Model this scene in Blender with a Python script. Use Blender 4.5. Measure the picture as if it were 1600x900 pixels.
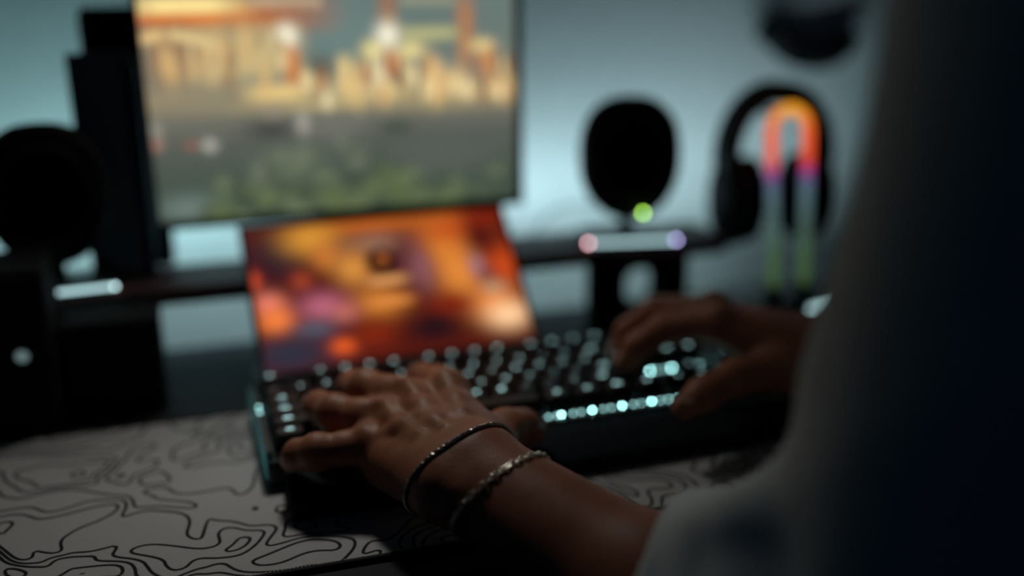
import bpy, math, random
import numpy as np
from mathutils import Vector, Matrix

random.seed(4)
for o in list(bpy.data.objects):
    bpy.data.objects.remove(o)
S = bpy.context.scene
COL = S.collection

# ------------------------------------------------------------------ camera
cam_d = bpy.data.cameras.new('camera')
cam = bpy.data.objects.new('camera', cam_d)
COL.objects.link(cam)
cam_d.sensor_width = 36.0
cam_d.lens = 36.03
cam_d.clip_start = 0.02
cam_d.dof.use_dof = True
cam_d.dof.focus_distance = 0.590
cam_d.dof.aperture_fstop = 1.22
cam_d.dof.aperture_blades = 0
_R = Vector((0.9560, -0.2935, -0.0130)).normalized()
_F = Vector((0.2784, 0.9183, -0.2817)).normalized()
_U = _R.cross(_F).normalized()
_R = _F.cross(_U).normalized()
cam.matrix_world = Matrix(((_R.x, _U.x, -_F.x, 0.0), (_R.y, _U.y, -_F.y, 0.0),
                           (_R.z, _U.z, -_F.z, 0.3151), (0, 0, 0, 1)))
S.camera = cam

# ------------------------------------------------------------------ view, world, lights
S.view_settings.view_transform = 'Standard'
S.view_settings.look = 'None'
S.view_settings.exposure = 0.0
S.view_settings.gamma = 1.0
S.view_settings.use_curve_mapping = False
W = bpy.data.worlds.new('room_dusk')
S.world = W
W.use_nodes = True
W.node_tree.nodes['Background'].inputs[0].default_value = (0.07, 0.21, 0.45, 1)
W.node_tree.nodes['Background'].inputs[1].default_value = 0.016


def lamp(name, kind, loc, target, power, color, size=0.2, size_y=None, spread=None, spot=None, blend=1.0):
    d = bpy.data.lights.new(name, kind)
    d.energy = power
    d.color = color
    if kind == 'AREA':
        d.size = size
        if size_y:
            d.shape = 'RECTANGLE'
            d.size_y = size_y
        if spread:
            d.spread = math.radians(spread)
    else:
        d.shadow_soft_size = size
    if kind == 'SPOT':
        d.spot_size = math.radians(spot)
        d.spot_blend = blend
    o = bpy.data.objects.new(name, d)
    COL.objects.link(o)
    o.location = loc
    o.rotation_euler = (Vector(target) - Vector(loc)).to_track_quat('-Z', 'Y').to_euler()
    return o


# added unseen lights: wall glow behind and under the shelf, fill above the monitor
lamp('left_wall_glow_fill', 'AREA', (-0.08, 0.956, 0.075), (-0.08, 1.06, 0.30), 0.45, (0.52, 0.93, 0.97), 0.36, 0.012)
lamp('right_wall_glow_fill', 'AREA', (0.45, 0.956, 0.075), (0.47, 1.06, 0.30), 0.48, (0.64, 0.92, 1.0), 0.50, 0.012)
lamp('under_shelf_fill', 'AREA', (0.20, 0.925, 0.056), (0.20, 1.06, 0.00), 0.34, (0.64, 0.94, 1.0), 0.74, 0.01)  # added to brighten the wall below the shelf
lamp('overhead_fill', 'AREA', (0.10, 0.91, 0.60), (0.03, 0.650, 0.0), 0.175, (1.0, 0.96, 0.90), 0.08, 0.08, spread=70)  # added fill for mat and hands, out of view


# ------------------------------------------------------------------ materials
def lin(c):
    return tuple(((v / 255.0) / 12.92 if v / 255.0 <= 0.04045 else ((v / 255.0 + 0.055) / 1.055) ** 2.4) for v in c)


def new_mat(name):
    m = bpy.data.materials.new(name)
    m.use_nodes = True
    nt = m.node_tree
    return m, nt, nt.nodes['Principled BSDF']


def mat(name, color, rough=0.5, metal=0.0, grain=0.0, gscale=200.0, spec=0.5, bump=0.0, sheen=0.0):
    m, nt, b = new_mat(name)
    b.inputs['Roughness'].default_value = rough
    b.inputs['Metallic'].default_value = metal
    b.inputs['Specular IOR Level'].default_value = spec
    if sheen:
        b.inputs['Sheen Weight'].default_value = sheen
    n = nt.nodes.new('ShaderNodeTexNoise')
    tc = nt.nodes.new('ShaderNodeTexCoord')
    nt.links.new(tc.outputs['Object'], n.inputs['Vector'])
    n.inputs['Scale'].default_value = gscale
    n.inputs['Detail'].default_value = 3
    r = nt.nodes.new('ShaderNodeValToRGB')
    g = grain
    r.color_ramp.elements[0].position = 0.3
    r.color_ramp.elements[1].position = 0.7
    r.color_ramp.elements[0].color = tuple(max(0, c * (1 - g)) for c in color) + (1,)
    r.color_ramp.elements[1].color = tuple(min(1, c * (1 + g)) for c in color) + (1,)
    nt.links.new(n.outputs['Fac'], r.inputs['Fac'])
    nt.links.new(r.outputs['Color'], b.inputs['Base Color'])
    if bump:
        bp = nt.nodes.new('ShaderNodeBump')
        bp.inputs['Strength'].default_value = bump
        bp.inputs['Distance'].default_value = 0.001
        nt.links.new(n.outputs['Fac'], bp.inputs['Height'])
        nt.links.new(bp.outputs['Normal'], b.inputs['Normal'])
    return m


def glow(name, color, strength):
    m, nt, b = new_mat(name)
    b.inputs['Base Color'].default_value = (0.02, 0.02, 0.02, 1)
    b.inputs['Emission Color'].default_value = tuple(color) + (1,)
    b.inputs['Emission Strength'].default_value = strength
    return m


def screen_mat(name, strength):
    m, nt, b = new_mat(name)
    a = nt.nodes.new('ShaderNodeAttribute')
    a.attribute_name = 'picture'
    b.inputs['Base Color'].default_value = (0.005, 0.005, 0.006, 1)
    b.inputs['Roughness'].default_value = 0.25
    nt.links.new(a.outputs['Color'], b.inputs['Emission Color'])
    b.inputs['Emission Strength'].default_value = strength
    b.inputs['Specular IOR Level'].default_value = 0.12
    return m


M_wall = mat('wall_paint', (0.58, 0.62, 0.62), 0.9, grain=0.03, gscale=40, bump=0.1)
M_floor = mat('floor_carpet', (0.03, 0.032, 0.036), 0.95, grain=0.3, gscale=300)
M_desk = mat('desk_black_laminate', (0.014, 0.015, 0.019), 0.7, grain=0.15, gscale=120, spec=0.2)
M_black = mat('black_plastic', (0.010, 0.010, 0.012), 0.45, grain=0.1, gscale=300)
M_matte = mat('matte_black', (0.006, 0.006, 0.007), 0.8, grain=0.1, gscale=300, spec=0.2)
M_gloss = mat('smoked_panel', (0.07, 0.11, 0.14), 0.45, grain=0.1, gscale=30)
M_cloth = mat('speaker_cloth', (0.005, 0.005, 0.006), 0.95, grain=0.4, gscale=900, spec=0.1)
M_case = mat('keyboard_case', (0.012, 0.016, 0.018), 0.42, grain=0.1, gscale=400)
M_plate = mat('keyboard_plate', (0.020, 0.028, 0.030), 0.5, grain=0.1, gscale=400)
M_key = mat('keycap_plastic', (0.007, 0.008, 0.010), 0.5, grain=0.1, gscale=700, spec=0.3)
M_keygrey = mat('grey_keycap_plastic', (0.16, 0.18, 0.20), 0.5, grain=0.05, gscale=700)
M_rest = mat('wrist_rest_foam', (0.006, 0.009, 0.013), 0.85, grain=0.2, gscale=900, spec=0.12)
M_shelf = mat('shelf_dark_walnut', (0.085, 0.030, 0.032), 0.6, grain=0.4, gscale=25)
M_steel = mat('silver_chain', (0.95, 0.88, 0.74), 0.24, 1.0, grain=0.05, gscale=500)
M_darksteel = mat('dark_silver_rope', (0.48, 0.45, 0.42), 0.30, 1.0, grain=0.15, gscale=900)
M_shirt = mat('white_cotton', (0.66, 0.73, 0.72), 0.9, grain=0.04, gscale=400, bump=0.2, sheen=0.2)
M_trouser = mat('dark_trousers', (0.012, 0.013, 0.018), 0.9, grain=0.2, gscale=300)
M_hair = mat('dark_hair', (0.008, 0.006, 0.005), 0.6, grain=0.4, gscale=200)
M_eye = mat('eye_white', (0.6, 0.58, 0.55), 0.2)
M_nail = mat('fingernail', (0.30, 0.17, 0.12), 0.35, grain=0.05)
M_cable = mat('grey_cable', (0.10, 0.11, 0.11), 0.6)
M_stitch = mat('mat_stitching', (0.30, 0.30, 0.29), 0.8, grain=0.2)
M_edge = mat('mat_edge', (0.012, 0.012, 0.014), 0.9)
M_rubber = mat('rubber', (0.008, 0.008, 0.008), 0.9)

G_legend = glow('keycap_legend_light', (0.50, 0.86, 0.86), 4.2)
G_led = glow('backlight_led_light', (0.42, 0.92, 0.90), 38.0)
G_leddim = glow('backlight_led_soft_light', (0.42, 0.86, 0.84), 9.0)
G_side = glow('keyboard_side_glow', (0.12, 0.55, 0.58), 0.10)
G_bar = glow('speaker_strip_light', (0.56, 0.86, 0.90), 1.5)
G_pink = glow('pink_led_light', (0.95, 0.48, 0.55), 13.0)
G_lav = glow('lavender_led_light', (0.48, 0.42, 0.85), 13.0)
G_white = glow('pale_led_light', (0.62, 0.9, 0.92), 5.0)
G_green = glow('green_led_light', (0.30, 0.62, 0.06), 22.0)
G_dim = glow('pale_indicator_light', (0.45, 0.66, 0.68), 0.22)


def skin_mat():
    m, nt, b = new_mat('brown_skin')
    tc = nt.nodes.new('ShaderNodeTexCoord')
    n1 = nt.nodes.new('ShaderNodeTexNoise')
    n1.inputs['Scale'].default_value = 60
    n1.inputs['Detail'].default_value = 4
    nt.links.new(tc.outputs['Object'], n1.inputs['Vector'])
    r = nt.nodes.new('ShaderNodeValToRGB')
    r.color_ramp.elements[0].position = 0.3
    r.color_ramp.elements[1].position = 0.7
    r.color_ramp.elements[0].color = (0.255, 0.091, 0.046, 1)
    r.color_ramp.elements[1].color = (0.345, 0.130, 0.067, 1)
    nt.links.new(n1.outputs['Fac'], r.inputs['Fac'])
    nt.links.new(r.outputs['Color'], b.inputs['Base Color'])
    n2 = nt.nodes.new('ShaderNodeTexNoise')
    n2.inputs['Scale'].default_value = 420
    n2.inputs['Detail'].default_value = 5
    n2.inputs['Distortion'].default_value = 0.6
    nt.links.new(tc.outputs['Object'], n2.inputs['Vector'])
    v = nt.nodes.new('ShaderNodeTexVoronoi')
    v.inputs['Scale'].default_value = 650
    nt.links.new(tc.outputs['Object'], v.inputs['Vector'])
    ad = nt.nodes.new('ShaderNodeMath')
    ad.operation = 'ADD'
    nt.links.new(n2.outputs['Fac'], ad.inputs[0])
    nt.links.new(v.outputs['Distance'], ad.inputs[1])
    bp = nt.nodes.new('ShaderNodeBump')
    bp.inputs['Strength'].default_value = 0.14
    bp.inputs['Distance'].default_value = 0.0006
    nt.links.new(ad.outputs[0], bp.inputs['Height'])
    nt.links.new(bp.outputs['Normal'], b.inputs['Normal'])
    b.inputs['Roughness'].default_value = 0.48
    b.inputs['Specular IOR Level'].default_value = 0.28
    return m


def mat_print():
    """desk mat cloth: pale grey with black contour lines of one width"""
    m, nt, b = new_mat('contour_line_print')
    L = nt.links
    tc = nt.nodes.new('ShaderNodeTexCoord')

    def field(dx, dy):
        a = nt.nodes.new('ShaderNodeVectorMath')
        a.operation = 'ADD'
        a.inputs[1].default_value = (dx + 3.17, dy + 1.4, 0.37)
        L.new(tc.outputs['Object'], a.inputs[0])
        n = nt.nodes.new('ShaderNodeTexNoise')
        n.inputs['Scale'].default_value = 15.0
        n.inputs['Detail'].default_value = 1.0
        n.inputs['Roughness'].default_value = 0.45
        n.inputs['Distortion'].default_value = 0.55
        L.new(a.outputs[0], n.inputs['Vector'])
        return n.outputs['Fac']

    def math_(op, x, y=None):
        q = nt.nodes.new('ShaderNodeMath')
        q.operation = op
        for i, s in enumerate((x, y)):
            if s is None:
                continue
            if isinstance(s, (int, float)):
                q.inputs[i].default_value = s
            else:
                L.new(s, q.inputs[i])
        return q.outputs[0]
    h = 0.0004
    K = 15.0
    f0, fx, fy = field(0, 0), field(h, 0), field(0, h)
    gx = math_('MULTIPLY', math_('SUBTRACT', fx, f0), K / h)
    gy = math_('MULTIPLY', math_('SUBTRACT', fy, f0), K / h)
    g = math_('SQRT', math_('ADD', math_('MULTIPLY', gx, gx), math_('MULTIPLY', gy, gy)))
    g = math_('MAXIMUM', g, 5.0)
    d = math_('ABSOLUTE', math_('SUBTRACT', math_('FRACT', math_('MULTIPLY', f0, K)), 0.5))
    w = math_('DIVIDE', d, g)
    rp = nt.nodes.new('ShaderNodeMapRange')
    rp.inputs['From Min'].default_value = 0.00085
    rp.inputs['From Max'].default_value = 0.00125
    L.new(w, rp.inputs['Value'])
    n = nt.nodes.new('ShaderNodeTexNoise')
    n.inputs['Scale'].default_value = 900
    L.new(tc.outputs['Object'], n.inputs['Vector'])
    r = nt.nodes.new('ShaderNodeValToRGB')
    r.color_ramp.elements[0].color = (0.37, 0.37, 0.365, 1)
    r.color_ramp.elements[1].color = (0.44, 0.44, 0.435, 1)
    L.new(n.outputs['Fac'], r.inputs['Fac'])
    mx = nt.nodes.new('ShaderNodeMix')
    mx.data_type = 'RGBA'
    mx.inputs[6].default_value = (0.008, 0.008, 0.010, 1)
    L.new(rp.outputs['Result'], mx.inputs[0])
    L.new(r.outputs['Color'], mx.inputs[7])
    L.new(mx.outputs[2], b.inputs['Base Color'])
    bp = nt.nodes.new('ShaderNodeBump')
    bp.inputs['Strength'].default_value = 0.15
    bp.inputs['Distance'].default_value = 0.0004
    L.new(n.outputs['Fac'], bp.inputs['Height'])
    L.new(bp.outputs['Normal'], b.inputs['Normal'])
    b.inputs['Roughness'].default_value = 0.85
    b.inputs['Specular IOR Level'].default_value = 0.25
    return m


M_skin = skin_mat()
M_print = mat_print()


# ------------------------------------------------------------------ mesh helpers
class MB:
    def __init__(self):
        self.v = []
        self.f = []

    def add(self, vs, fs):
        o = len(self.v)
        self.v += [tuple(p) for p in vs]
        self.f += [tuple(i + o for i in q) for q in fs]
        return self

    def box(self, x0, x1, y0, y1, z0, z1, c=0.0):
        """box with a chamfer c on all edges of the plan and of the top/bottom"""
        if c <= 0:
            vs = [(x, y, z) for z in (z0, z1) for x, y in ((x0, y0), (x1, y0), (x1, y1), (x0, y1))]
            fs = [(3, 2, 1, 0), (4, 5, 6, 7)] + [(i, (i + 1) % 4, 4 + (i + 1) % 4, 4 + i) for i in range(4)]
            return self.add(vs, fs)

        def ring(i, z):
            a = c
            return [(x0 + a, y0 + i, z), (x1 - a, y0 + i, z), (x1 - i, y0 + a, z), (x1 - i, y1 - a, z),
                    (x1 - a, y1 - i, z), (x0 + a, y1 - i, z), (x0 + i, y1 - a, z), (x0 + i, y0 + a, z)]
        rs = [ring(c * 0.7, z0), ring(0, z0 + c), ring(0, z1 - c), ring(c * 0.7, z1)]
        self.loft(rs)
        return self

    def loft(self, rings, caps=True, close=False):
        n = len(rings[0])
        o = len(self.v)
        for r in rings:
            self.v += [tuple(p) for p in r]
        m = len(rings)
        for k in range(m - (0 if close else 1)):
            a, b = o + k * n, o + ((k + 1) % m) * n
            for i in range(n):
                j = (i + 1) % n
                self.f.append((a + i, a + j, b + j, b + i))
        if caps and not close:
            self.f.append(tuple(o + i for i in reversed(range(n))))
            self.f.append(tuple(o + (m - 1) * n + i for i in range(n)))
        return self

    def lathe(self, prof, n=40, sx=1.0, sy=1.0, at=(0, 0, 0)):
        """profile of (radius, z), turned about z"""
        rings = []
        for r, z in prof:
            rings.append([(at[0] + sx * r * math.cos(2 * math.pi * i / n), at[1] + sy * r * math.sin(2 * math.pi * i / n), at[2] + z) for i in range(n)])
        return self.loft(rings)

    def tube(self, pts, r, n=10, close=False):
        P = [Vector(p) for p in pts]
        rings = []
        m = len(P)
        up = None
        for i in range(m):
            if close:
                t = (P[(i + 1) % m] - P[i - 1]).normalized()
            else:
                t = (P[min(i + 1, m - 1)] - P[max(i - 1, 0)]).normalized()
            if up is None:
                up = Vector((0, 0, 1)) if abs(t.z) < 0.9 else Vector((1, 0, 0))
            a = t.cross(up).normalized()
            up = a.cross(t).normalized()
            rr = r[i] if isinstance(r, (list, tuple)) else r
            rings.append([P[i] + a * (rr * math.cos(2 * math.pi * k / n)) + up * (rr * math.sin(2 * math.pi * k / n)) for k in range(n)])
        return self.loft(rings, caps=not close, close=close)

    def sphere(self, c, r, n=16, m=10, s=(1, 1, 1)):
        prof = []
        rings = []
        for k in range(m + 1):
            a = math.pi * k / m
            rr = max(math.sin(a), 0.02) * r
            z = -math.cos(a) * r
            rings.append([(c[0] + s[0] * rr * math.cos(2 * math.pi * i / n), c[1] + s[1] * rr * math.sin(2 * math.pi * i / n), c[2] + s[2] * z) for i in range(n)])
        return self.loft(rings)

    def mesh(self, name):
        me = bpy.data.meshes.new(name)
        me.from_pydata(self.v, [], self.f)
        me.update()
        return me


def obj(name, mb, material, parent=None, smooth=False, label=None):
    me = mb if isinstance(mb, bpy.types.Mesh) else mb.mesh(name)
    if material and not me.materials:
        me.materials.append(material)
    if smooth:
        me.polygons.foreach_set('use_smooth', [True] * len(me.polygons))
        try:
            me.set_sharp_from_angle(angle=math.radians(38))
        except Exception:
            pass
    o = bpy.data.objects.new(name, me)
    COL.objects.link(o)
    if parent:
        o.parent = parent
    if label:
        o['label'] = label
    return o


def tag(o, label, cat, group=None, kind=None):
    o['label'] = label
    o['category'] = cat
    if group:
        o['group'] = group
    if kind:
        o['kind'] = kind
    return o


def thing(name, label, cat, loc=(0, 0, 0), rotz=0.0, group=None):
    o = bpy.data.objects.new(name, None)
    COL.objects.link(o)
    o.empty_display_size = 0.03
    o.location = loc
    o.rotation_euler = (0, 0, rotz)
    return tag(o, label, cat, group)


def struct(name, mb, material):
    o = obj(name, mb, material)
    o['kind'] = 'structure'
    return o


def rrect(w, h, r, n=6):
    pts = []
    for cx, cy, a0 in ((w / 2 - r, h / 2 - r, 0), (-w / 2 + r, h / 2 - r, 90), (-w / 2 + r, -h / 2 + r, 180), (w / 2 - r, -h / 2 + r, 270)):
        for k in range(n + 1):
            a = math.radians(a0 + 90 * k / n)
            pts.append((cx + r * math.cos(a), cy + r * math.sin(a)))
    return pts


# ------------------------------------------------------------------ the setting
TOP = -0.003            # desk top; the mat lies on it, its upper face is z = 0
struct('floor', MB().box(-2.2, 2.6, -1.6, 1.06, -0.80, -0.75), M_floor)
struct('wall_back', MB().box(-2.2, 2.6, 1.06, 1.16, -0.80, 1.75), M_wall)

# ------------------------------------------------------------------ desk and mat
t = thing('desk', 'black desk carrying the mat, keyboard and shelf', 'desk', (0.15, 0.72, -0.75))
obj('tabletop', MB().box(-1.0, 1.1, -0.223, 0.233, 0.75 + TOP - 0.03, 0.75 + TOP, 0.004), M_desk, t)
for sx in (-0.93, 1.03):
    for sy in (-0.19, 0.20):
        obj('leg', MB().box(sx - 0.025, sx + 0.025, sy - 0.025, sy + 0.025, 0.0, 0.75 + TOP - 0.03, 0.004), M_black, t)

t = thing('desk_mat', 'pale grey desk mat printed with black contour lines under the keyboard', 'mat', (0.12, 0.65, TOP))
mx0, mx1, my0, my1 = -0.56, 0.60, -0.1235, 0.118
obj('mat_cloth', MB().box(mx0 + 0.002, mx1 - 0.002, my0 + 0.002, my1 - 0.002, 0.0, 0.003), M_print, t)
e = MB()
corners = [(mx0, my0, 0.0021), (mx1, my0, 0.0021), (mx1, my1, 0.0021), (mx0, my1, 0.0021)]
for i in range(4):
    e.tube([corners[i], corners[(i + 1) % 4]], 0.0019, 8)
obj('mat_binding', e, M_edge, t, True, 'black stitched edge binding')
e = MB()
for k in range(int((mx1 - mx0) / 0.0022)):
    x = mx0 + 0.002 + k * 0.0022
    e.tube([(x, my0 + 0.0024, 0.0031), (x + 0.0006, my0 + 0.0004, 0.0033), (x + 0.0009, my0 - 0.0012, 0.0026)], 0.00042, 5)
o = obj('stitching', e, M_stitch, t, False, 'pale overlock stitches along the front edge')
o['kind'] = 'stuff'

# ------------------------------------------------------------------ keyboard
U = 0.01905
KB_A = 0.02252
kb = thing('keyboard', 'black full-size mechanical keyboard with glowing teal backlight under the hands', 'keyboard', (0.02787, 0.64606, 0.0), KB_A)
x0, x1, y0, y1 = -0.30 * U, 22.85 * U, -0.86 * U, 6.15 * U
c = MB()
c.box(x0, x1, y0, y1, 0.003, 0.0175, 0.002)
obj('case', c, M_case, kb)
c = MB()
c.box(x0, x1, y0, y0 + 0.005, 0.0172, 0.0194, 0.0006)
c.box(x0, x1, y1 - 0.005, y1, 0.0175, 0.0245, 0.0012)
c.box(x0, x0 + 0.005, y0 + 0.006, y1 - 0.005, 0.0175, 0.0245, 0.0012)
c.box(x1 - 0.005, x1, y0 + 0.006, y1 - 0.005, 0.0175, 0.0245, 0.0012)
obj('rim', c, M_case, kb)
obj('plate', MB().box(x0 + 0.005, x1 - 0.005, y0 + 0.006, y1 - 0.005, 0.0176, 0.0195), M_plate, kb)
obj('side_glow_edge', MB().box(x0 - 0.0012, x0 + 0.0002, y0 + 0.004, y1 - 0.004, 0.006, 0.0235, 0.0004), G_side, kb, False, 'dim teal glow added along the left edge')  # added weak emission so the case side looks lit teal
for fx in (x0 + 0.02, x1 - 0.02):
    for fy in (y0 + 0.012, y1 - 0.012):
        obj('foot', MB().lathe([(0.006, 0.0), (0.006, 0.0031)], 12, at=(fx, fy, 0)), M_rubber, kb)

_cap = {}


def cap_mesh(w, d):
    if (w, d) not in _cap:
        hw, hd = w * U / 2 - 0.0005, d * U / 2 - 0.0005
        zb, zt = 0.0235, 0.0340
        rings = []
        for ins, z, cc in ((0.0, zb, 0.0006), (0.0012, zb + 0.006, 0.0012), (0.0024, zt - 0.0008, 0.002), (0.0034, zt, 0.002)):
            a, b = hw - ins, hd - ins
            rings.append([(-a + cc, -b, z), (a - cc, -b, z), (a, -b + cc, z), (a, b - cc, z), (a - cc, b, z), (-a + cc, b, z), (-a, b - cc, z), (-a, -b + cc, z)])
        m = MB().loft(rings)
        m.add([(-0.003, -0.003, 0.0194), (0.003, -0.003, 0.0194), (0.003, 0.003, 0.0194), (-0.003, 0.003, 0.0194),
               (-0.003, -0.003, zb), (0.003, -0.003, zb), (0.003, 0.003, zb), (-0.003, 0.003, zb)],
              [(0, 1, 5, 4), (1, 2, 6, 5), (2, 3, 7, 6), (3, 0, 4, 7)])
        me = m.mesh('keycap')
        me.materials.append(M_key)
        _cap[(w, d)] = me
    return _cap[(w, d)]


_leg = {}


def legend_mesh(s):
    if s not in _leg:
        cu = bpy.data.curves.new('legend', 'FONT')
        cu.body = s
        cu.size = 0.0040 if len(s) <= 1 else (0.0034 if len(s) <= 2 else 0.0030)
        cu.align_x = 'CENTER'
        cu.align_y = 'CENTER'
        cu.resolution_u = 2
        cu.offset = 0.00005
        ob = bpy.data.objects.new('legend', cu)
        COL.objects.link(ob)
        dg = bpy.context.evaluated_depsgraph_get()
        me = bpy.data.meshes.new_from_object(ob.evaluated_get(dg))
        bpy.data.objects.remove(ob)
        me.materials.clear()
        me.materials.append(G_legend)
        _leg[s] = me
    return _leg[s]


led = MB().sphere((0, 0, 0), 0.00085, 8, 5, (1, 1, 0.7)).mesh('backlight_led')
led.materials.append(G_led)
led_dim = MB().sphere((0, 0, 0), 0.00075, 8, 5, (1, 1, 0.7)).mesh('backlight_led')
led_dim.materials.append(G_leddim)
grey_cap = cap_mesh(1.0, 1.0).copy()
grey_cap.materials.clear()
grey_cap.materials.append(M_keygrey)
keys = []


def row(u, r, items):
    for it in items:
        if isinstance(it, (int, float)):
            u += it
            continue
        s, w = it if isinstance(it, tuple) else (it, 1.0)
        keys.append((u + w / 2, r, w, 1.0, s))
        u += w


row(0, 5.5, ['Esc', 1.0, 'F1', 'F2', 'F3', 'F4', 0.5, 'F5', 'F6', 'F7', 'F8', 0.5, 'F9', 'F10', 'F11', 'F12', 0.25, 'Prt', 'Scr', 'Brk'])
row(0, 4, ['`', '1', '2', '3', '4', '5', '6', '7', '8', '9', '0', '-', '=', ('Back', 2), 0.25, 'Ins', 'Hm', 'Pg', 0.25, 'Num', '/', '*', '-'])
row(0, 3, [('Tab', 1.5)] + list('QWERTYUIOP[]') + [('\\', 1.5), 0.25, 'Del', 'End', 'Pg', 0.25, '7', '8', '9'])
row(0, 2, [('Caps', 1.75)] + list("ASDFGHJKL;'") + [('Enter', 2.25), 3.5, '4', '5', '6'])
row(0, 1, [('Shift', 2.25)] + list('ZXCVBNM,./') + [('Shift', 2.75), 1.25, '^', 1.25, '1', '2', '3'])
row(0, 0, [('Ctrl', 1.25), ('Win', 1.25), ('Alt', 1.25), ('', 6.25), ('Alt', 1.25), ('Fn', 1.25), ('Men', 1.25), ('Ctrl', 1.25), 0.25, '<', 'v', '>', 0.25, ('0', 2), '.'])
keys.append((22.0, 2.5, 1.0, 2.0, '+'))
keys.append((22.0, 0.5, 1.0, 2.0, 'Ent'))
for (u, r, w, d, s) in keys:
    k = obj('keycap', cap_mesh(w, d), None, kb)
    if u == 19.0 and r in (2, 3):
        k.data = grey_cap
        k['label'] = 'pale grey number keycap'
    k.location = (u * U, r * U, 0)
    if s:
        lg = obj('legend', legend_mesh(s), None, k)
        lg.location = (0 if w < 1.3 else -(w - 1.35) * U / 2, 0.0008, 0.03415)
    l = obj('backlight_led', led, None, kb)
    l.location = (u * U, (r - 0.47 * d) * U, 0.0199)
for u in [11.25, 12.5, 13.75, 10.25, 14.9, 15.25, 16.25, 17.25]:
    for du in (-0.17, 0.17):
        l = obj('backlight_led', led_dim, None, kb)
        l.location = ((u + du) * U, -0.50 * U, 0.0199)
for u in (15.75, 16.75, 17.75):
    for du in (-0.28, 0.28):
        l = obj('backlight_led', led_dim, None, kb)
        l.location = ((u + du) * U, 2.52 * U, 0.0199)
for r in (3.6, 3.1):
    l = obj('backlight_led', led_dim, None, kb)
    l.location = (x0 + 0.0025, r * U, 0.0247)

# wrist rest
wr = thing('wrist_rest', 'black padded wrist rest lying along the front of the keyboard', 'wrist rest', (0.02787, 0.64606, 0.0), KB_A)
prof = [(-0.0660, 0.0005), (-0.0672, 0.006), (-0.0655, 0.0125), (-0.058, 0.0165), (-0.040, 0.0182), (-0.026, 0.0190), (-0.0195, 0.0180), (-0.0180, 0.0140), (-0.0180, 0.0005)]
rings = []
for x, sc in ((0.0, 0.9), (0.0015, 0.97), (0.004, 1.0), (0.4300, 1.0), (0.4325, 0.97), (0.434, 0.9)):
    rings.append([(x + 0.004, -0.043 + (a + 0.043) * sc, b * (0.85 + 0.15 * sc)) for a, b in prof])
obj('pad', MB().loft(rings), M_rest, wr, True)
obj('base_sheet', MB().box(0.007, 0.434, -0.0640, -0.0195, 0.0, 0.0006), M_rubber, wr)

# ------------------------------------------------------------------ screens: flat pictures as colour attributes


def picture(name, w, h, nx, ny, fn, material, parent, M4):
    """grid of w x h metres in its own x/y plane, colours from fn(s, t)"""
    s, tt = np.meshgrid(np.linspace(0, 1, nx), np.linspace(0, 1, ny))
    rgb = fn(s, tt)
    vs = np.stack([s * w, tt * h, np.zeros_like(s)], -1).reshape(-1, 3)
    V = [tuple(M4 @ Vector(v)) for v in vs.tolist()]
    i = np.arange((nx - 1) * (ny - 1))
    a = (i // (nx - 1)) * nx + i % (nx - 1)
    F = np.stack([a, a + 1, a + nx + 1, a + nx], -1).tolist()
    me = bpy.data.meshes.new(name)
    me.from_pydata(V, [], F)
    at = me.attributes.new('picture', 'FLOAT_COLOR', 'POINT')
    c = np.concatenate([rgb, np.ones(s.shape + (1,))], -1).astype(np.float32)
    at.data.foreach_set('color', c.ravel())
    me.materials.append(material)
    return obj(name, me, None, parent)


def paint(img, s, t, blobs, asp, fl=1.0):
    for b in blobs:
        cs, ct, rs, rt, c = b[:5]
        kind = b[5] if len(b) > 5 else 'g'
        if kind == 'g':
            a = np.exp(-(((s - cs) / (rs * fl)) ** 2 + ((t - ct) / (rt * fl)) ** 2) ** 1.1)
        else:
            f = 0.5
            ax = np.clip((rs * (1 + f) - np.abs(s - cs)) / (2 * f * rs), 0, 1)
            ay = np.clip((rt * (1 + f) - np.abs(t - ct)) / (2 * f * rt), 0, 1)
            a = ax * ay
        img[:] = img * (1 - a[..., None]) + np.array(lin(c)) * a[..., None]
    return img


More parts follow.
